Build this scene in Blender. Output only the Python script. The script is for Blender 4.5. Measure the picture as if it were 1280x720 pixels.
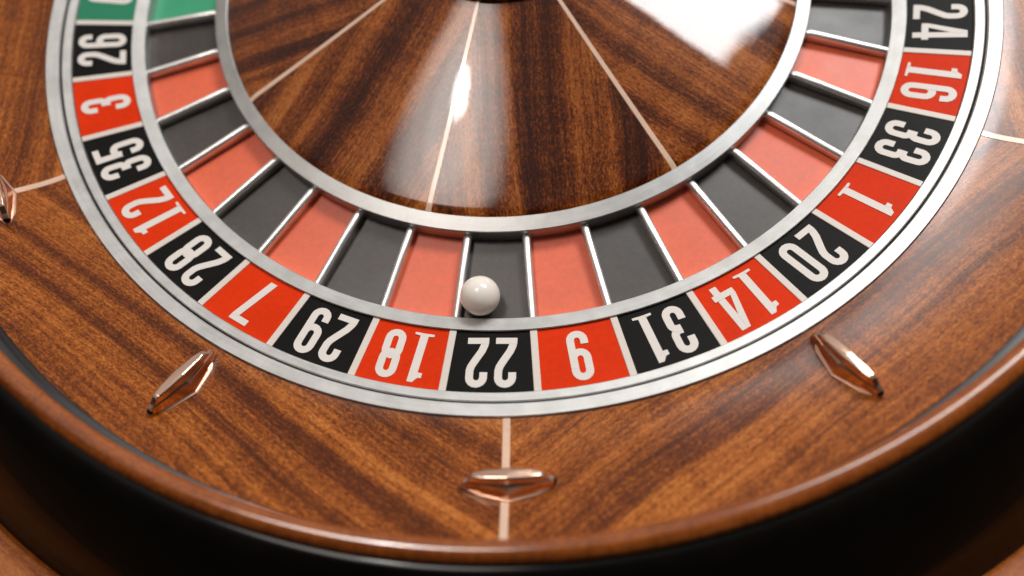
import bpy, bmesh, math, random
from mathutils import Vector, Matrix

random.seed(7)
S = 0.25                      # one "wheel unit" (outer radius of the number band) in metres
D2R = math.radians
scene = bpy.context.scene
for o in list(bpy.data.objects):
    bpy.data.objects.remove(o)

# ------------------------------------------------------------------ camera
cam_d = bpy.data.cameras.new('camera')
cam = bpy.data.objects.new('camera', cam_d)
scene.collection.objects.link(cam)
scene.camera = cam
cam_d.sensor_width = 36.0
cam_d.lens = 36.0 * 914.8 / 1280.0
cam_d.clip_start = 0.01
cam_d.clip_end = 60.0
Rm = Matrix(((0.98263762, 0.18553517, 0.0), (-0.17070112, 0.90407304, -0.39180744), (-0.07269406, 0.38500473, 0.92004725)))
cam.matrix_world = Matrix.Translation(Vector((-0.12112, -1.32438, 1.24673)) * S) @ Rm.to_4x4()
cam_d.dof.use_dof = True
cam_d.dof.focus_distance = 1.36 * S
cam_d.dof.aperture_fstop = 2.7

# ------------------------------------------------------------------ world and lamps
world = bpy.data.worlds.new('World')
scene.world = world
world.use_nodes = True
wn, wl = world.node_tree.nodes, world.node_tree.links
wn.clear()
w_out = wn.new('ShaderNodeOutputWorld')
w_bg = wn.new('ShaderNodeBackground')
w_tc = wn.new('ShaderNodeTexCoord')
w_dot = wn.new('ShaderNodeVectorMath'); w_dot.operation = 'DOT_PRODUCT'
w_dot.inputs[1].default_value = (0.0, 0.87, 0.493)
w_rmp = wn.new('ShaderNodeValToRGB')
w_rmp.color_ramp.interpolation = 'EASE'
w_rmp.color_ramp.elements[0].position = 0.22
w_rmp.color_ramp.elements[0].color = (0.022, 0.019, 0.017, 1)
w_rmp.color_ramp.elements[1].position = 0.88
w_rmp.color_ramp.elements[1].color = (0.42, 0.39, 0.36, 1)
wl.new(w_tc.outputs['Generated'], w_dot.inputs[0])
wl.new(w_dot.outputs['Value'], w_rmp.inputs[0])
wl.new(w_rmp.outputs['Color'], w_bg.inputs['Color'])
wl.new(w_bg.outputs['Background'], w_out.inputs['Surface'])
w_bg.inputs['Strength'].default_value = 1.0


def lamp(name, aim, az, el, dist, shape, sx, sy, radiance, col, roll=0.0, shift=(0.0, 0.0)):
    d = bpy.data.lights.new(name, 'AREA')
    d.shape = shape
    d.size = sx
    if shape in ('RECTANGLE', 'ELLIPSE'):
        d.size_y = sy
        area = sx * sy * (1.0 if shape == 'RECTANGLE' else math.pi / 4)
    else:
        area = math.pi * sx * sx / 4
    d.energy = radiance * math.pi * area
    d.color = col
    o = bpy.data.objects.new(name, d)
    scene.collection.objects.link(o)
    a, e = D2R(az), D2R(el)
    v = Vector((math.cos(e) * math.cos(a), math.cos(e) * math.sin(a), math.sin(e)))
    x = Vector((0, 0, 1)).cross(v).normalized()
    y = v.cross(x)
    m = Matrix((x, y, v)).transposed().to_4x4()
    m.translation = Vector(aim) * S + v * dist + x * shift[0] + y * shift[1]
    o.matrix_world = m @ Matrix.Rotation(D2R(roll), 4, 'Z')
    return o


CONE_SPOT = (-0.150, -0.378, 0.039)
CONE_WIN = (0.375, -0.295, 0.023)
lamp('window_light', CONE_WIN, 37.0, 46.4, 2.6, 'RECTANGLE', 0.62, 0.68, 28, (0.96, 0.985, 1.0), 14, (0.223, -0.068))
lamp('curtained_window_light', (0.55, -0.95, 0.03), 67.0, 45.5, 2.7, 'RECTANGLE', 0.66, 0.52, 10.0, (1.0, 0.97, 0.93), 0)
for size, rad in ((0.98, 1.5), (0.92, 1.7), (0.85, 1.9), (0.77, 1.9), (0.68, 1.9), (0.47, 1.7), (0.41, 1.7)):
    lamp('ceiling_lamp_shade', CONE_SPOT, 124.3, 72.8, 2.60 - 0.1 * (0.9 - size), 'DISK', size, 0, rad * 1.15, (1.0, 0.92, 0.85), 0, (0.05, 0.0))
lamp('ceiling_lamp_bulb', CONE_SPOT, 124.3, 72.8, 2.48, 'DISK', 0.115, 0, 90, (1.0, 0.97, 0.93), 0, (-0.005, -0.02))

scene.view_settings.view_transform = 'Standard'
scene.view_settings.look = 'None'
scene.view_settings.exposure = 0.0
scene.view_settings.gamma = 1.0
scene.view_settings.use_curve_mapping = False
scene.render.engine = 'CYCLES'


# ------------------------------------------------------------------ materials
def new_mat(name):
    m = bpy.data.materials.new(name)
    m.use_nodes = True
    nt = m.node_tree
    b = nt.nodes['Principled BSDF']
    return m, nt, b


def nd(nt, t, **kw):
    n = nt.nodes.new(t)
    for k, v in kw.items():
        setattr(n, k, v)
    return n


def noise(nt, vec, scale, detail=2.0, rough=0.5, dist=0.0):
    n = nd(nt, 'ShaderNodeTexNoise')
    n.inputs['Scale'].default_value = scale
    n.inputs['Detail'].default_value = detail
    n.inputs['Roughness'].default_value = rough
    n.inputs['Distortion'].default_value = dist
    nt.links.new(vec, n.inputs['Vector'])
    return n.outputs['Fac']


def mapping(nt, vec, scale):
    n = nd(nt, 'ShaderNodeMapping')
    n.inputs['Scale'].default_value = scale
    nt.links.new(vec, n.inputs['Vector'])
    return n.outputs['Vector']


def math_n(nt, op, a, b=None, c=None, clamp=False):
    n = nd(nt, 'ShaderNodeMath', operation=op)
    n.use_clamp = clamp
    for i, x in enumerate((a, b, c)):
        if x is None:
            continue
        if isinstance(x, (int, float)):
            n.inputs[i].default_value = x
        else:
            nt.links.new(x, n.inputs[i])
    return n.outputs[0]


def mixc(nt, fac, a, b, mode='MIX'):
    n = nd(nt, 'ShaderNodeMix', data_type='RGBA', blend_type=mode)
    for sock, x in ((n.inputs[0], fac), (n.inputs[6], a), (n.inputs[7], b)):
        if isinstance(x, (int, float)):
            sock.default_value = x
        elif isinstance(x, tuple):
            sock.default_value = (*x, 1)
        else:
            nt.links.new(x, sock)
    return n.outputs[2]


def ramp(nt, fac, stops):
    n = nd(nt, 'ShaderNodeValToRGB')
    e = n.color_ramp.elements
    while len(e) < len(stops):
        e.new(0.5)
    for i, (p, c) in enumerate(stops):
        e[i].position = p
        e[i].color = (*c, 1) if isinstance(c, tuple) else (c, c, c, 1)
    nt.links.new(fac, n.inputs[0])
    return n.outputs['Color']


def bump(nt, b, h, strength, dist, sock='Normal'):
    n = nd(nt, 'ShaderNodeBump')
    n.inputs['Strength'].default_value = strength
    n.inputs['Distance'].default_value = dist
    nt.links.new(h, n.inputs['Height'])
    nt.links.new(n.outputs['Normal'], b.inputs[sock])


def wood(name, cols, coat_rough=0.035, band=1.0, coat_ior=1.4, sheen=0.04, ribbon=1.75):
    m, nt, b = new_mat(name)
    uv = nd(nt, 'ShaderNodeUVMap', uv_map='grain').outputs['UV']
    # slow waviness of the grain
    wob = noise(nt, mapping(nt, uv, (1.6, 2.0, 1)), 1.0, 1.0)
    wob2 = noise(nt, mapping(nt, uv, (14.0, 9.0, 1)), 1.0, 1.0)
    sep = nd(nt, 'ShaderNodeSeparateXYZ'); nt.links.new(uv, sep.inputs[0])
    v2 = math_n(nt, 'MULTIPLY_ADD', wob, 0.07, sep.outputs['Y'])
    v2 = math_n(nt, 'MULTIPLY_ADD', wob2, 0.006, v2)
    cmb = nd(nt, 'ShaderNodeCombineXYZ')
    nt.links.new(sep.outputs['X'], cmb.inputs[0]); nt.links.new(v2, cmb.inputs[1])
    w = cmb.outputs[0]
    layers = [
        (w, (0.40, 17.0 * band, 1), 0.5, ribbon, 0.0),      # broad ribbon stripes
        (w, (0.8, 52.0 * band, 1), 1.0, 0.70, 0.0),       # narrow stripes between them
        (w, (7.0, 230.0, 1), 2.0, 0.66, 0.0),             # fibres
        (w, (95.0, 210.0, 1), 2.0, 0.95, 0.3),            # short pale chips
        (w, (190.0, 420.0, 1), 1.0, 0.60, 0.0),           # pores
        (uv, (24.0, 7.0, 1), 1.0, 0.38, 0.8),             # cross figure
    ]
    t = None
    for vec, sc, det, k, dist in layers:
        f = noise(nt, mapping(nt, vec, sc), 1.0, det, 0.55, dist)
        t = math_n(nt, 'MULTIPLY_ADD', math_n(nt, 'SUBTRACT', f, 0.5), k, t if t is not None else 0.5)
    col = ramp(nt, t, list(zip((0.0, 0.28, 0.52, 0.78, 1.0), cols)))
    vein = noise(nt, mapping(nt, w, (2.6, 200.0, 1)), 1.0, 1.0, 0.5)
    col = mixc(nt, 0.6, col, ramp(nt, vein, [(0.66, 1.0), (0.74, 0.35)]), 'MULTIPLY')
    nt.links.new(col, b.inputs['Base Color'])
    b.inputs['Roughness'].default_value = 0.36
    b.inputs['Specular IOR Level'].default_value = sheen
    b.inputs['Coat Weight'].default_value = 1.0
    b.inputs['Coat IOR'].default_value = coat_ior
    geo = nd(nt, 'ShaderNodeTexCoord').outputs['Object']
    smear = noise(nt, geo, 22.0, 3.0, 0.6)
    nt.links.new(math_n(nt, 'MULTIPLY_ADD', smear, coat_rough * 0.9, coat_rough * 0.55), b.inputs['Coat Roughness'])
    peel = noise(nt, geo, 55.0, 2.0)
    bump(nt, b, peel, 0.05, 0.0008, 'Coat Normal')
    return m


M_stator = wood('stator_veneer', ((0.072, 0.0130, 0.0012), (0.140, 0.0300, 0.0030), (0.270, 0.0670, 0.0070), (0.440, 0.1280, 0.0185), (0.54, 0.195, 0.044)), 0.20, 1.45, 1.34, 0.07, 1.12)
M_cone = wood('cone_veneer', ((0.024, 0.0036, 0.0005), (0.060, 0.0105, 0.0014), (0.160, 0.0345, 0.0046), (0.325, 0.0870, 0.0140), (0.45, 0.145, 0.032)), 0.030, 0.85)
M_lip = wood('lip_wood', ((0.15, 0.032, 0.0042), (0.23, 0.053, 0.0070), (0.33, 0.0830, 0.0120), (0.43, 0.1200, 0.0220), (0.52, 0.165, 0.035)), 0.08, 0.8, 1.85)


M_mould = wood('moulding_wood', ((0.16, 0.036, 0.005), (0.23, 0.055, 0.0080), (0.32, 0.0840, 0.0130), (0.41, 0.1200, 0.0230), (0.48, 0.160, 0.035)), 0.45, 0.8, 1.3)


def steel(name, base=0.70, rough=0.30):
    m, nt, b = new_mat(name)
    oc = nd(nt, 'ShaderNodeTexCoord').outputs['Object']
    sep = nd(nt, 'ShaderNodeSeparateXYZ'); nt.links.new(oc, sep.inputs[0])
    ang = math_n(nt, 'ARCTAN2', sep.outputs['Y'], sep.outputs['X'])
    ln = nd(nt, 'ShaderNodeVectorMath', operation='LENGTH'); nt.links.new(oc, ln.inputs[0])
    cmb = nd(nt, 'ShaderNodeCombineXYZ')
    nt.links.new(math_n(nt, 'MULTIPLY', ang, 5.0), cmb.inputs[0])
    nt.links.new(math_n(nt, 'MULTIPLY', ln.outputs['Value'], 2600.0), cmb.inputs[1])
    br = noise(nt, cmb.outputs[0], 1.0, 2.0, 0.6)
    blot = noise(nt, oc, 90.0, 5.0, 0.65)
    mixb = math_n(nt, 'MULTIPLY_ADD', math_n(nt, 'SUBTRACT', br, 0.5), 0.7, blot)
    c = ramp(nt, mixb, [(0.3, (base * 0.88, base * 0.87, base * 0.85)), (0.7, (base * 1.08, base * 1.07, base * 1.05))])
    nt.links.new(c, b.inputs['Base Color'])
    b.inputs['Metallic'].default_value = 1.0
    r = math_n(nt, 'MULTIPLY_ADD', br, 0.18, rough - 0.09)
    r = math_n(nt, 'MULTIPLY_ADD', blot, 0.08, math_n(nt, 'SUBTRACT', r, 0.04))
    nt.links.new(r, b.inputs['Roughness'])
    bump(nt, b, br, 0.05, 0.0001)
    return m


M_steel = steel('brushed_steel', 0.54, 0.44)
M_fret = steel('polished_steel', 0.88, 0.42)


def plain(name, col, rough=0.4, spec=0.5, grain=0.12, scale=420.0, coat=0.0, metal=0.0, bmp=0.05):
    m, nt, b = new_mat(name)
    oc = nd(nt, 'ShaderNodeTexCoord').outputs['Object']
    f = noise(nt, oc, scale, 3.0, 0.6)
    g = noise(nt, oc, scale * 0.09, 3.0, 0.6)
    k = math_n(nt, 'MULTIPLY', math_n(nt, 'ADD', f, g), 0.5)
    c = ramp(nt, k, [(0.32, tuple(x * (1 - grain) for x in col)), (0.68, tuple(min(1, x * (1 + grain)) for x in col))])
    nt.links.new(c, b.inputs['Base Color'])
    nt.links.new(math_n(nt, 'MULTIPLY_ADD', g, 0.16, rough - 0.08), b.inputs['Roughness'])
    b.inputs['Specular IOR Level'].default_value = spec
    b.inputs['Metallic'].default_value = metal
    b.inputs['Coat Weight'].default_value = coat
    b.inputs['Coat Roughness'].default_value = 0.05
    if bmp:
        bump(nt, b, f, bmp, 0.0003)
    return m


M_pad = {'red': plain('red_enamel', (0.71, 0.036, 0.004), 0.45, 0.05, 0.10),
         'black': plain('black_enamel', (0.0065, 0.0062, 0.0052), 0.45, 0.08, 0.2),
         'green': plain('green_enamel', (0.004, 0.20, 0.095), 0.40, 0.4, 0.06)}
M_floor = {'red': plain('red_pocket', (0.80, 0.132, 0.055), 0.46, 0.5, 0.12),
           'black': plain('black_pocket', (0.043, 0.034, 0.029), 0.46, 0.62, 0.40),
           'green': plain('green_pocket', (0.035, 0.34, 0.17), 0.42, 0.55, 0.07)}
M_ink = plain('number_paint', (0.75, 0.69, 0.64), 0.45, 0.4, 0.03)
M_strip = plain('ivory_strip', (0.72, 0.64, 0.57), 0.40, 0.4, 0.04)
M_inlay = plain('maple_inlay', (0.74, 0.49, 0.35), 0.45, 0.3, 0.10, 900.0, coat=1.0, bmp=0)
M_ball = plain('ball_resin', (0.94, 0.87, 0.79), 0.18, 0.5, 0.02, 200.0, bmp=0)
M_bronze = plain('rose_gold_plate', (0.90, 0.61, 0.47), 0.20, 0.5, 0.05, 120.0, metal=1.0, bmp=0)
M_plate = plain('rose_gold_satin', (0.80, 0.53, 0.40), 0.34, 0.5, 0.05, 120.0, metal=1.0, bmp=0)
M_track = plain('track_lacquer', (0.030, 0.030, 0.031), 0.34, 0.5, 0.15, 60.0, coat=1.0, bmp=0)
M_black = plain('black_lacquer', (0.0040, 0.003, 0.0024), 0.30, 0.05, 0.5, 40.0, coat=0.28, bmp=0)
M_dark = plain('dark_cavity', (0.012, 0.011, 0.010), 0.7, 0.2, 0.2, 80.0, bmp=0)
M_hub = plain('hub_metal', (0.20, 0.13, 0.09), 0.25, 0.5, 0.1, 80.0, metal=1.0, bmp=0)
M_table = plain('table_felt', (0.010, 0.018, 0.012), 0.9, 0.1, 0.3, 1500.0)


# ------------------------------------------------------------------ mesh helpers (all shapes in wheel units)
def build(name, bm, mat, parent=None, uvf=None, sharp=28.0):
    bmesh.ops.recalc_face_normals(bm, faces=bm.faces)
    for f in bm.faces:
        f.smooth = True
    for e in bm.edges:
        if len(e.link_faces) != 2 or e.calc_face_angle(0.0) > D2R(sharp):
            e.smooth = False
    if uvf:
        lay = bm.loops.layers.uv.new('grain')
        for f in bm.faces:
            for l in f.loops:
                l[lay].uv = uvf(l.vert.co)
    for v in bm.verts:
        v.co *= S
    me = bpy.data.meshes.new(name)
    bm.to_mesh(me); bm.free()
    me.materials.append(mat)
    o = bpy.data.objects.new(name, me)
    scene.collection.objects.link(o)
    if parent:
        o.parent = parent
    return o


def sector(prof, a0, a1, n, bm=None):
    """closed (r,z) profile swept from angle a0 to a1 in degrees; a full turn closes on itself"""
    bm = bm or bmesh.new()
    full = abs(a1 - a0) >= 359.99
    rings = []
    for i in range(n if full else n + 1):
        a = D2R(a0 + (a1 - a0) * i / n)
        c, s = math.cos(a), math.sin(a)
        rings.append([bm.verts.new((r * c, r * s, z)) for r, z in prof])
    m = len(prof)
    for i in range(len(rings) - (0 if full else 1)):
        A, B = rings[i], rings[(i + 1) % len(rings)]
        for j in range(m):
            k = (j + 1) % m
            bm.faces.new((A[j], A[k], B[k], B[j]))
    if not full:
        bm.faces.new(rings[0])
        bm.faces.new(list(reversed(rings[-1])))
    return bm


def radial_bar(pts, a, half, thick, bm=None, half_end=None):
    """bar of constant width along a radius at angle a whose top follows pts [(r,z)]"""
    bm = bm or bmesh.new()
    c, s = math.cos(D2R(a)), math.sin(D2R(a))
    rows = []
    n = len(pts)
    for i, (r, z) in enumerate(pts):
        h = half if half_end is None else half + (half_end - half) * i / (n - 1)
        row = []
        for w, dz in ((-h, -thick), (-h, -0.0006), (-h * 0.85, 0), (h * 0.85, 0), (h, -0.0006), (h, -thick)):
            row.append(bm.verts.new((r * c - w * s, r * s + w * c, z + dz)))
        rows.append(row)
    for A, B in zip(rows, rows[1:]):
        for j in range(6):
            k = (j + 1) % 6
            bm.faces.new((A[j], A[k], B[k], B[j]))
    bm.faces.new(rows[0]); bm.faces.new(list(reversed(rows[-1])))
    return bm


def empty(name, loc, label, cat):
    o = bpy.data.objects.new(name, None)
    o.empty_display_size = 0.05
    o.location = Vector(loc) * S
    o['label'] = label; o['category'] = cat
    scene.collection.objects.link(o)
    return o


# ------------------------------------------------------------------ table below
bm = bmesh.new()
bmesh.ops.create_cube(bm, size=1.0)
for v in bm.verts:
    v.co = Vector((v.co.x * 9.0, v.co.y * 9.0, -0.36 + v.co.z * 0.12))
tb = build('table', bm, M_table)
tb['kind'] = 'structure'

# ------------------------------------------------------------------ the fixed bowl
bowl = empty('roulette_bowl', (0, 0, 0), 'polished mahogany roulette bowl with rose gold deflectors around the number wheel', 'roulette bowl')
LINE0 = -99.4                                    # one of the six inlay lines; the others every 60 degrees


def st_z(r):                                     # slope of the stator
    t = (r - 1.048) / 0.204
    t = max(t, 0.0)
    return 0.016 + 0.076 * t ** 1.42


bowl_ring = build('bowl_ring', sector([(1.022, -0.05), (1.022, 0.011), (1.0235, 0.0135), (1.0460, 0.0205), (1.0485, 0.0185), (1.0485, -0.05)], 0, 360, 288), M_steel, bowl)

rs = [1.0492 + (1.2535 - 1.0492) * i / 14 for i in range(15)]
for k in range(6):
    a0 = LINE0 + 60 * k
    mid = D2R(a0 + 30)
    off = (random.uniform(0, 20), random.uniform(0, 20))
    flip = -1 if k % 2 else 1
    tilt = D2R(5.0) * flip

    def uvf(co, mid=mid, off=off, flip=flip, tilt=tilt):
        rad = co.x * math.cos(mid) + co.y * math.sin(mid)
        tan = -co.x * math.sin(mid) + co.y * math.cos(mid)
        tan *= flip
        u = tan * math.cos(tilt * flip) - rad * math.sin(tilt * flip)
        v = tan * math.sin(tilt * flip) + rad * math.cos(tilt * flip)
        return (u + off[0], v + off[1])
    prof = [(r, st_z(r)) for r in rs] + [(1.2535, 0.03), (1.0492, -0.05)]
    build('stator_panel', sector(prof, a0 + 0.02, a0 + 59.98, 40), M_stator, bowl, uvf)
    build('inlay_strip', radial_bar([(r, st_z(r) + 0.0009) for r in rs], a0, 0.0066, 0.004), M_inlay, bowl)

# deflectors: every 30 degrees, lying across on the lines and pointing at the hub between them
def deflector_body():
    bm = bmesh.new()
    L = 0.076

    def ring(tip, x1, y1, ym, blunt):
        return [(-tip, -blunt), (-x1, -y1), (0, -ym), (x1, -y1), (tip, -blunt), (tip, blunt), (x1, y1), (0, ym), (-x1, y1), (-tip, blunt)]
    levels = [ring(0.0755, 0.044, 0.0150, 0.0275, 0.0030),
              ring(0.0760, 0.044, 0.0145, 0.0258, 0.0036),
              ring(0.0725, 0.044, 0.0118, 0.0178, 0.0044),
              ring(0.0645, 0.041, 0.0098, 0.0132, 0.0046),
              ring(0.0560, 0.039, 0.0086, 0.0108, 0.0050),
              ring(0.0500, 0.036, 0.0060, 0.0076, 0.0042)]
    zs = [0.0005, 0.0090, 0.0240, 0.0265, 0.0360, 0.0380]
    rows = []
    for lv, z in zip(levels, zs):
        # the top bows a little lower towards the tips
        rows.append([bm.verts.new((x, y, z - (0.0055 if z > 0.02 else 0.0) * (abs(x) / L) ** 2)) for x, y in lv])
    for A, B in zip(rows, rows[1:]):
        for j in range(10):
            k = (j + 1) % 10
            bm.faces.new((A[j], A[k], B[k], B[j]))
    c = bm.verts.new((0, 0, 0.0386))
    for j in range(10):
        bm.faces.new((rows[-1][j], rows[-1][(j + 1) % 10], c))
    bm.faces.new(list(reversed(rows[0])))
    bmesh.ops.bevel(bm, geom=[e for e in bm.edges], offset=0.0009, segments=2, profile=0.6, affect='EDGES', clamp_overlap=True)
    return bm


def deflector_plate():
    bm = bmesh.new()
    L, W = 0.0785, 0.0305
    out = [(-L, 0), (-0.05, -W * .58), (0, -W), (0.05, -W * .58), (L, 0), (0.05, W * .58), (0, W), (-0.05, W * .58)]
    lo = [bm.verts.new((x, y, -0.002)) for x, y in out]
    mi = [bm.verts.new((x, y, 0.0012)) for x, y in out]
    hi = [bm.verts.new((x * .975, y * .94, 0.0021)) for x, y in out]
    for A, B in ((lo, mi), (mi, hi)):
        for j in range(8):
            k = (j + 1) % 8
            bm.faces.new((A[j], A[k], B[k], B[j]))
    bm.faces.new(list(reversed(lo))); bm.faces.new(hi)
    return bm


d_proto = p_proto = e_proto = None
for k in range(12):
    across = k % 2 == 0
    a = LINE0 + 30 * k + (0.3 if across else 0.0)
    r = 1.166 if across else 1.133
    sl = math.atan2(st_z(r + .03) - st_z(r - .03), .06)
    ar = D2R(a)
    up = Vector((-math.sin(sl) * math.cos(ar), -math.sin(sl) * math.sin(ar), math.cos(sl)))
    radv = Vector((math.cos(sl) * math.cos(ar), math.cos(sl) * math.sin(ar), math.sin(sl)))
    tan = up.cross(radv)
    X, Y = (tan, -radv) if across else (radv, tan)
    mt = Matrix((X, Y, up)).transposed().to_4x4()
    mt.translation = Vector((r * math.cos(ar), r * math.sin(ar), st_z(r) + 0.0012)) * S
    if d_proto is None:
        d = d_proto = build('deflector', deflector_body(), M_bronze, bowl, sharp=40)
        q = p_proto = build('base_plate', deflector_plate(), M_plate, d)
        bm = bmesh.new()
        bmesh.ops.create_uvsphere(bm, u_segments=12, v_segments=8, radius=0.0062)
        for v in bm.verts:
            v.co = Vector((v.co.x * 0.8 + 0.0725, v.co.y, v.co.z * 1.15 + 0.0115))
        e_ = e_proto = build('black_tip', bm, M_black, d)  # small black ball set at one tip, a dark spot on each deflector
    else:
        d = d_proto.copy(); scene.collection.objects.link(d); d.parent = bowl
        q = p_proto.copy(); scene.collection.objects.link(q); q.parent = d
        e_ = e_proto.copy(); scene.collection.objects.link(e_); e_.parent = d
    d.matrix_local = mt
    q.matrix_local = Matrix.Identity(4)
    d['label'] = 'rose gold deflector lying across the slope on a pale inlay line' if across else 'rose gold deflector pointing at the hub between two inlay lines'

# ball track wall, lip, black flank and lower moulding
trk = [(1.2538, 0.0885), (1.2545, 0.0895), (1.2660, 0.0905), (1.2750, 0.0935), (1.2820, 0.1000), (1.2855, 0.1100), (1.2862, 0.1300), (1.2862, 0.1630), (1.2866, 0.1630), (1.2866, 0.02), (1.2538, 0.02)]
build('ball_track', sector(trk, 0, 360, 288), M_track, bowl)


def ring_uv(co):
    return (math.atan2(co.y, co.x) * 1.27 + 3.1, math.hypot(co.x, co.y) + 0.6 * co.z)


lip = []
for i in range(13):
    t = math.pi * (1 - i / 12)
    lip.append((1.271 + 0.0165 * math.cos(t) * (1 if math.cos(t) < 0 else 1.05), 0.168 + 0.0155 * math.sin(t)))
lip += [(1.2882, 0.1645), (1.2545, 0.1650)]
build('rim_lip', sector(lip, 0, 360, 288), M_lip, bowl, ring_uv)

shell = [(1.2868, 0.1585)]
_r, _z = 1.2868, 0.1600
while _r < 1.5025:                               # a raised roll beside the lip, then over and down
    shell.append((_r, _z))
    _sl = 0.28 * (1.2965 - _r) / 0.010 if _r < 1.2965 else -2.6 * ((_r - 1.2965) / 0.12) ** 0.85
    _st = 0.002 if _r < 1.33 else 0.008
    _z += max(_sl, -1.02) * _st
    _r += _st
FLANK_R, FLANK_Z = shell[-1]
shell += [(FLANK_R, -0.20), (1.2868, -0.20)]
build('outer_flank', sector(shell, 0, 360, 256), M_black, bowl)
mould = [(FLANK_R + 0.0006, FLANK_Z - 0.012)]
for i in range(11):
    t = math.pi * (1 - i / 10)
    mould.append((FLANK_R + 0.091 + 0.090 * math.cos(t), FLANK_Z - 0.004 + 0.028 * math.sin(t)))
mould += [(1.70, -0.13), (1.72, -0.30), (FLANK_R + 0.0006, -0.30)]
build('base_moulding', sector(mould, 0, 360, 256), M_mould, bowl, ring_uv)
build('bowl_floor', sector([(0.02, -0.14), (1.2866, -0.14), (1.2866, -0.30), (0.02, -0.30)], 0, 360, 128), M_dark, bowl)

# ------------------------------------------------------------------ the turning wheel
wheel = empty('roulette_rotor', (0, 0, 0), 'roulette wheel with red and black number ring, steel frets and wooden cone', 'rotor')
STEP = 360 / 37
A0 = -90 + math.degrees(-0.28005)                # fret between 18 and 22
ORDER = [22, 9, 31, 14, 20, 1, 33, 16, 24, 5, 10, 23, 8, 30, 11, 36, 13, 27, 6, 34, 17, 25, 2, 21, 4, 19, 15, 32, 0, 26, 3, 35, 12, 28, 7, 29, 18]
REDS = {1, 3, 5, 7, 9, 12, 14, 16, 18, 19, 21, 23, 25, 27, 30, 32, 34, 36}


def pad_z(r):
    return -0.029 + 0.026 * (r - 0.876) / 0.124


# --- digits as ribbons in a box 1 high (x to the right, y up)
T = 0.138
WD = 0.385
XL, XR = T / 2, WD - T / 2
RR = (WD - T) / 2
XC = WD / 2


def arc(cx, cy, r, a0, a1, n=8, ry=None):
    ry = r if ry is None else ry
    return [(cx + r * math.cos(D2R(a0 + (a1 - a0) * i / n)), cy + ry * math.sin(D2R(a0 + (a1 - a0) * i / n))) for i in range(n + 1)]


def stadium(y0, y1, r=RR):
    p = arc(XC, y1 - r, r, 180, 0)
    p += arc(XC, y0 + r, r, 0, -180)
    return p


TOP, BOT = 1 - T / 2, T / 2
GLYPH = {}
GLYPH[0] = ([('loop', stadium(BOT, TOP), T)], WD)
GLYPH[1] = ([('poly', [(0.135, 0.0), (0.285, 0.0), (0.285, 1.0), (0.185, 1.0), (0.135, 0.93)]),
             ('poly', [(0.05, 0.80), (0.136, 0.80), (0.136, 0.928), (0.11, 0.905), (0.05, 0.895)]),
             ('poly', [(0.03, 0.0), (0.136, 0.0), (0.136, 0.06), (0.03, 0.045)]),
             ('poly', [(0.284, 0.0), (0.39, 0.0), (0.39, 0.045), (0.284, 0.06)])], 0.40)
GLYPH[2] = ([('open', [(XL, 0.70)] + arc(XC, TOP - RR, RR, 180, 0) + [(XR, 0.66), (XR - 0.02, 0.585), (XR - 0.07, 0.49), (XL + 0.05, 0.27), (XL + 0.008, 0.15), (XL, 0.05)], T),
             ('poly', [(0.0, 0.0), (WD, 0.0), (WD, 0.125), (0.0, 0.125)])], WD)
GLYPH[3] = ([('open', [(XL, 0.685)] + arc(XC, TOP - RR, RR, 180, 0) + arc(XR - 0.105, 0.52 + 0.105, 0.105, 0, -80, 6) + [(0.15, 0.522)], T),
             ('open', [(XL, 0.315)] + arc(XC, BOT + RR, RR, 180, 360) + arc(XR - 0.105, 0.48 - 0.105, 0.105, 0, 80, 6) + [(0.15, 0.478)], T)], WD)
GLYPH[4] = ([('poly', [(0.235, 0.0), (0.37, 0.0), (0.37, 1.0), (0.235, 1.0)]),
             ('poly', [(0.0, 0.29), (0.11, 0.29), (0.248, 0.74), (0.248, 1.0), (0.195, 1.0)]),
             ('poly', [(0.0, 0.165), (0.43, 0.165), (0.43, 0.292), (0.0, 0.292)])], 0.43)
GLYPH[5] = ([('poly', [(0.0, 1.0), (0.0, 0.47), (0.135, 0.47), (0.145, 0.875), (WD - .02, 0.875), (WD - .02, 1.0)]),
             ('open', [(XL, 0.47)] + arc(XC, 0.60 - RR, RR, 150, 0) + arc(XC, BOT + RR, RR, 0, -180) + [(XL, 0.29)], T)], WD)
GLYPH[6] = ([('loop', stadium(BOT, 0.565), T),
             ('open', [(XL, 0.25), (XL, TOP - RR)] + arc(XC, TOP - RR, RR, 180, 0)[1:] + [(XR, 0.72)], T)], WD)
GLYPH[7] = ([('poly', [(0.0, 1.0), (0.0, 0.875), (0.26, 0.875), (WD, 0.90), (WD, 1.0)]),
             ('poly', [(WD - 0.145, 0.885), (WD, 0.905), (0.215, 0.0), (0.065, 0.0)])], WD)
GLYPH[8] = ([('loop', stadium(BOT, 0.545), T), ('loop', stadium(0.475, TOP), T)], WD)
GLYPH[9] = ([(k[0], [(WD - x, 1 - y) for x, y in k[1]]) + tuple(k[2:]) for k in GLYPH[6][0]], WD)


def offset_rows(pts, w, closed):
    n = len(pts)
    L, R = [], []
    for i in range(n):
        p = Vector(pts[i])
        a = Vector(pts[i - 1]) if (closed or i > 0) else None
        b = Vector(pts[(i + 1) % n]) if (closed or i < n - 1) else None
        d0 = (p - a).normalized() if a is not None else (b - p).normalized()
        d1 = (b - p).normalized() if b is not None else d0
        n0, n1 = Vector((-d0.y, d0.x)), Vector((-d1.y, d1.x))
        m = (n0 + n1)
        m = m.normalized() if m.length > 1e-6 else n0
        k = 1.0 / max(0.5, m.dot(n0))
        L.append(p + m * (w / 2 * k)); R.append(p - m * (w / 2 * k))
    return L, R


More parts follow.
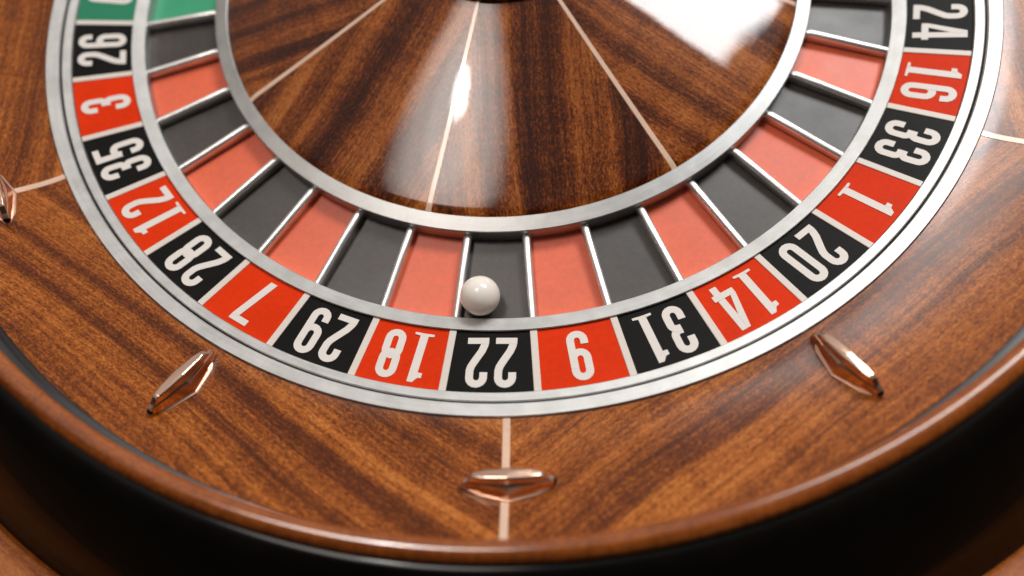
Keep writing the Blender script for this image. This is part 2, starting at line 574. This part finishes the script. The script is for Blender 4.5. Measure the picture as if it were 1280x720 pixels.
def dedupe(pts, closed):
    out = []
    for p in pts:
        if not out or (Vector(p) - Vector(out[-1])).length > 1e-4:
            out.append(p)
    if closed and (Vector(out[0]) - Vector(out[-1])).length < 1e-4:
        out.pop()
    return out


def numeral_mesh(num, h):
    bm = bmesh.new()
    digs = [int(c) for c in str(num)]
    gap = 0.125
    tot = sum(GLYPH[d][1] for d in digs) + gap * (len(digs) - 1)
    x0 = -tot / 2
    layer = 0
    for d in digs:
        strokes, wd = GLYPH[d]
        for st in strokes:
            z = 0.0005 + 0.00028 * layer
            layer += 1
            P = lambda p: bm.verts.new(((p[0] + x0) * h, (p[1] - 0.5) * h, z))
            if st[0] == 'poly':
                top = [P(p) for p in st[1]]
                faces = [bm.faces.new(top)]
            else:
                closed = st[0] == 'loop'
                L, R = offset_rows(dedupe(st[1], closed), st[2], closed)
                L = [P(p) for p in L]; R = [P(p) for p in R]
                m = len(L)
                faces = [bm.faces.new((L[i], L[(i + 1) % m], R[(i + 1) % m], R[i])) for i in range(m if closed else m - 1)]
            for f in faces:
                f.normal_update()
                if f.normal.z < 0:
                    f.normal_flip()
        x0 += wd + gap
        layer = 0
    # give the print its small thickness
    r = bmesh.ops.extrude_face_region(bm, geom=list(bm.faces))
    for v in r['geom']:
        if isinstance(v, bmesh.types.BMVert):
            v.co.z -= 0.0016
    return bm


HN = 0.1015
SLP = math.atan2(0.026, 0.124)
for i, num in enumerate(ORDER):
    a0 = A0 + STEP * i
    am = a0 + STEP / 2
    colr = 'green' if num == 0 else ('red' if num in REDS else 'black')
    prof = [(0.8785, pad_z(0.8785)), (0.9999, pad_z(0.9999)), (0.9999, -0.03), (0.8785, -0.055)]
    pad = build('number_pad', sector(prof, a0 + 0.30, a0 + STEP - 0.30, 8), M_pad[colr], wheel)
    pad['label'] = '%s pad printed with the number %d' % (colr, num)
    ar = D2R(am)
    up = Vector((-math.sin(SLP) * math.cos(ar), -math.sin(SLP) * math.sin(ar), math.cos(SLP)))
    outw = Vector((math.cos(SLP) * math.cos(ar), math.cos(SLP) * math.sin(ar), math.sin(SLP)))
    right = outw.cross(up)
    nm = build('numeral', numeral_mesh(num, HN), M_ink, pad, sharp=10)
    mt = Matrix((right, outw, up)).transposed().to_4x4()
    rc = 0.9405
    # a flat plate on a curved cone touches it in the middle: lift by the sagitta of the pad
    mt.translation = Vector((rc * math.cos(ar), rc * math.sin(ar), pad_z(rc) + 0.0006)) * S
    nm.matrix_local = mt
    build('divider_strip', radial_bar([(0.8785, pad_z(0.8785) + 0.0022), (0.9999, pad_z(0.9999) + 0.0016)], a0, 0.0066, 0.02), M_strip, wheel)
    # pocket floor
    fp = [(0.677, -0.0500), (0.8505, -0.0545), (0.8505, -0.08), (0.677, -0.08)]
    fl = build('pocket_floor', sector(fp, a0 + 0.02, a0 + STEP - 0.02, 8), M_floor[colr], wheel)
    fl['label'] = '%s floor of pocket %d' % (colr, num)

# frets: a thin wall with a rounded rod along its top, one mesh shared by all
def fret_mesh():
    bm = bmesh.new()
    stations = [(0.6785, -0.0285), (0.690, -0.0245), (0.745, -0.0275), (0.800, -0.0305), (0.8495, -0.0325)]
    rad, th = 0.0086, 0.0062
    cs = [(-th, None), (-th, -0.0085)]
    for i in range(9):
        t = D2R(205 - 230 * i / 8)
        cs.append((rad * math.cos(t), -rad + rad * math.sin(t)))
    cs += [(th, -0.0085), (th, None)]
    rows = []
    for r, z in stations:
        rows.append([bm.verts.new((r, y, (-0.066 if dz is None else z + dz))) for y, dz in cs])
    m = len(cs)
    for A, B in zip(rows, rows[1:]):
        for j in range(m):
            bm.faces.new((A[j], A[(j + 1) % m], B[(j + 1) % m], B[j]))
    bm.faces.new(rows[0]); bm.faces.new(list(reversed(rows[-1])))
    return bm


fr0 = build('fret', fret_mesh(), M_fret, wheel, sharp=50)
for i in range(37):
    f = fr0 if i == 0 else fr0.copy()
    if i:
        scene.collection.objects.link(f); f.parent = wheel
    f.rotation_euler = (0, 0, D2R(A0 + STEP * i))

# steel rings of the wheel
build('rim_ring', sector([(1.0003, -0.04), (1.0003, 0.0015), (1.0016, 0.0038), (1.0168, 0.0085), (1.0192, 0.0068), (1.0192, -0.04)], 0, 360, 288), M_steel, wheel)
build('pocket_ring', sector([(0.8495, -0.085), (0.8495, -0.0335), (0.8508, -0.0310), (0.8765, -0.0225), (0.8782, -0.0240), (0.8782, -0.085)], 0, 360, 288), M_steel, wheel)
build('cone_ring', sector([(0.6475, -0.085), (0.6475, -0.0095), (0.6488, -0.0084), (0.6768, -0.0150), (0.6785, -0.0168), (0.6785, -0.085)], 0, 360, 288), M_steel, wheel)

# cone
CL0 = -113.4


def cone_z(r):
    t = (0.647 - r) / 0.447
    return -0.0125 + 0.090 * t + 0.012 * t * t - 8.0 * max(0.0, r - 0.627) ** 2


rc_ = [0.200 + (0.627 - 0.200) * i / 18 for i in range(19)] + [0.630, 0.634, 0.638, 0.642, 0.6473]
for k in range(8):
    a0 = CL0 + 45 * k
    mid = D2R(a0 + 22.5 + (-5 if k == 0 else 2))
    off = (random.uniform(0, 20), random.uniform(0, 20))

    def uvc(co, mid=mid, off=off):
        return (co.x * math.cos(mid) + co.y * math.sin(mid) + off[0], -co.x * math.sin(mid) + co.y * math.cos(mid) + off[1])
    prof = [(r, cone_z(r)) for r in rc_] + [(0.6473, -0.07), (0.200, -0.07)]
    build('cone_panel', sector(prof, a0 + 0.02, a0 + 44.98, 36), M_cone, wheel, uvc)
    build('cone_inlay', radial_bar([(r, cone_z(r) + 0.0008) for r in rc_], a0, 0.0042, 0.004, half_end=0.0062), M_inlay, wheel)
hub = [(0.001, 0.05), (0.2015, 0.05), (0.2015, 0.094), (0.202, 0.101), (0.185, 0.104), (0.17, 0.112), (0.12, 0.118), (0.08, 0.135), (0.06, 0.17), (0.065, 0.20), (0.05, 0.225), (0.001, 0.235)]
build('hub', sector(hub, 0, 360, 96), M_hub, wheel)

# ------------------------------------------------------------------ the ball
bm = bmesh.new()
bmesh.ops.create_uvsphere(bm, u_segments=48, v_segments=32, radius=0.0376)
ba = D2R(-103.0)
br_ = 0.8110
ball = build('roulette_ball', bm, M_ball)
ball.location = Vector((br_ * math.cos(ba), br_ * math.sin(ba), -0.0535 + 0.0376)) * S
ball['label'] = 'glossy ivory white roulette ball resting in black pocket 22'
ball['category'] = 'ball'
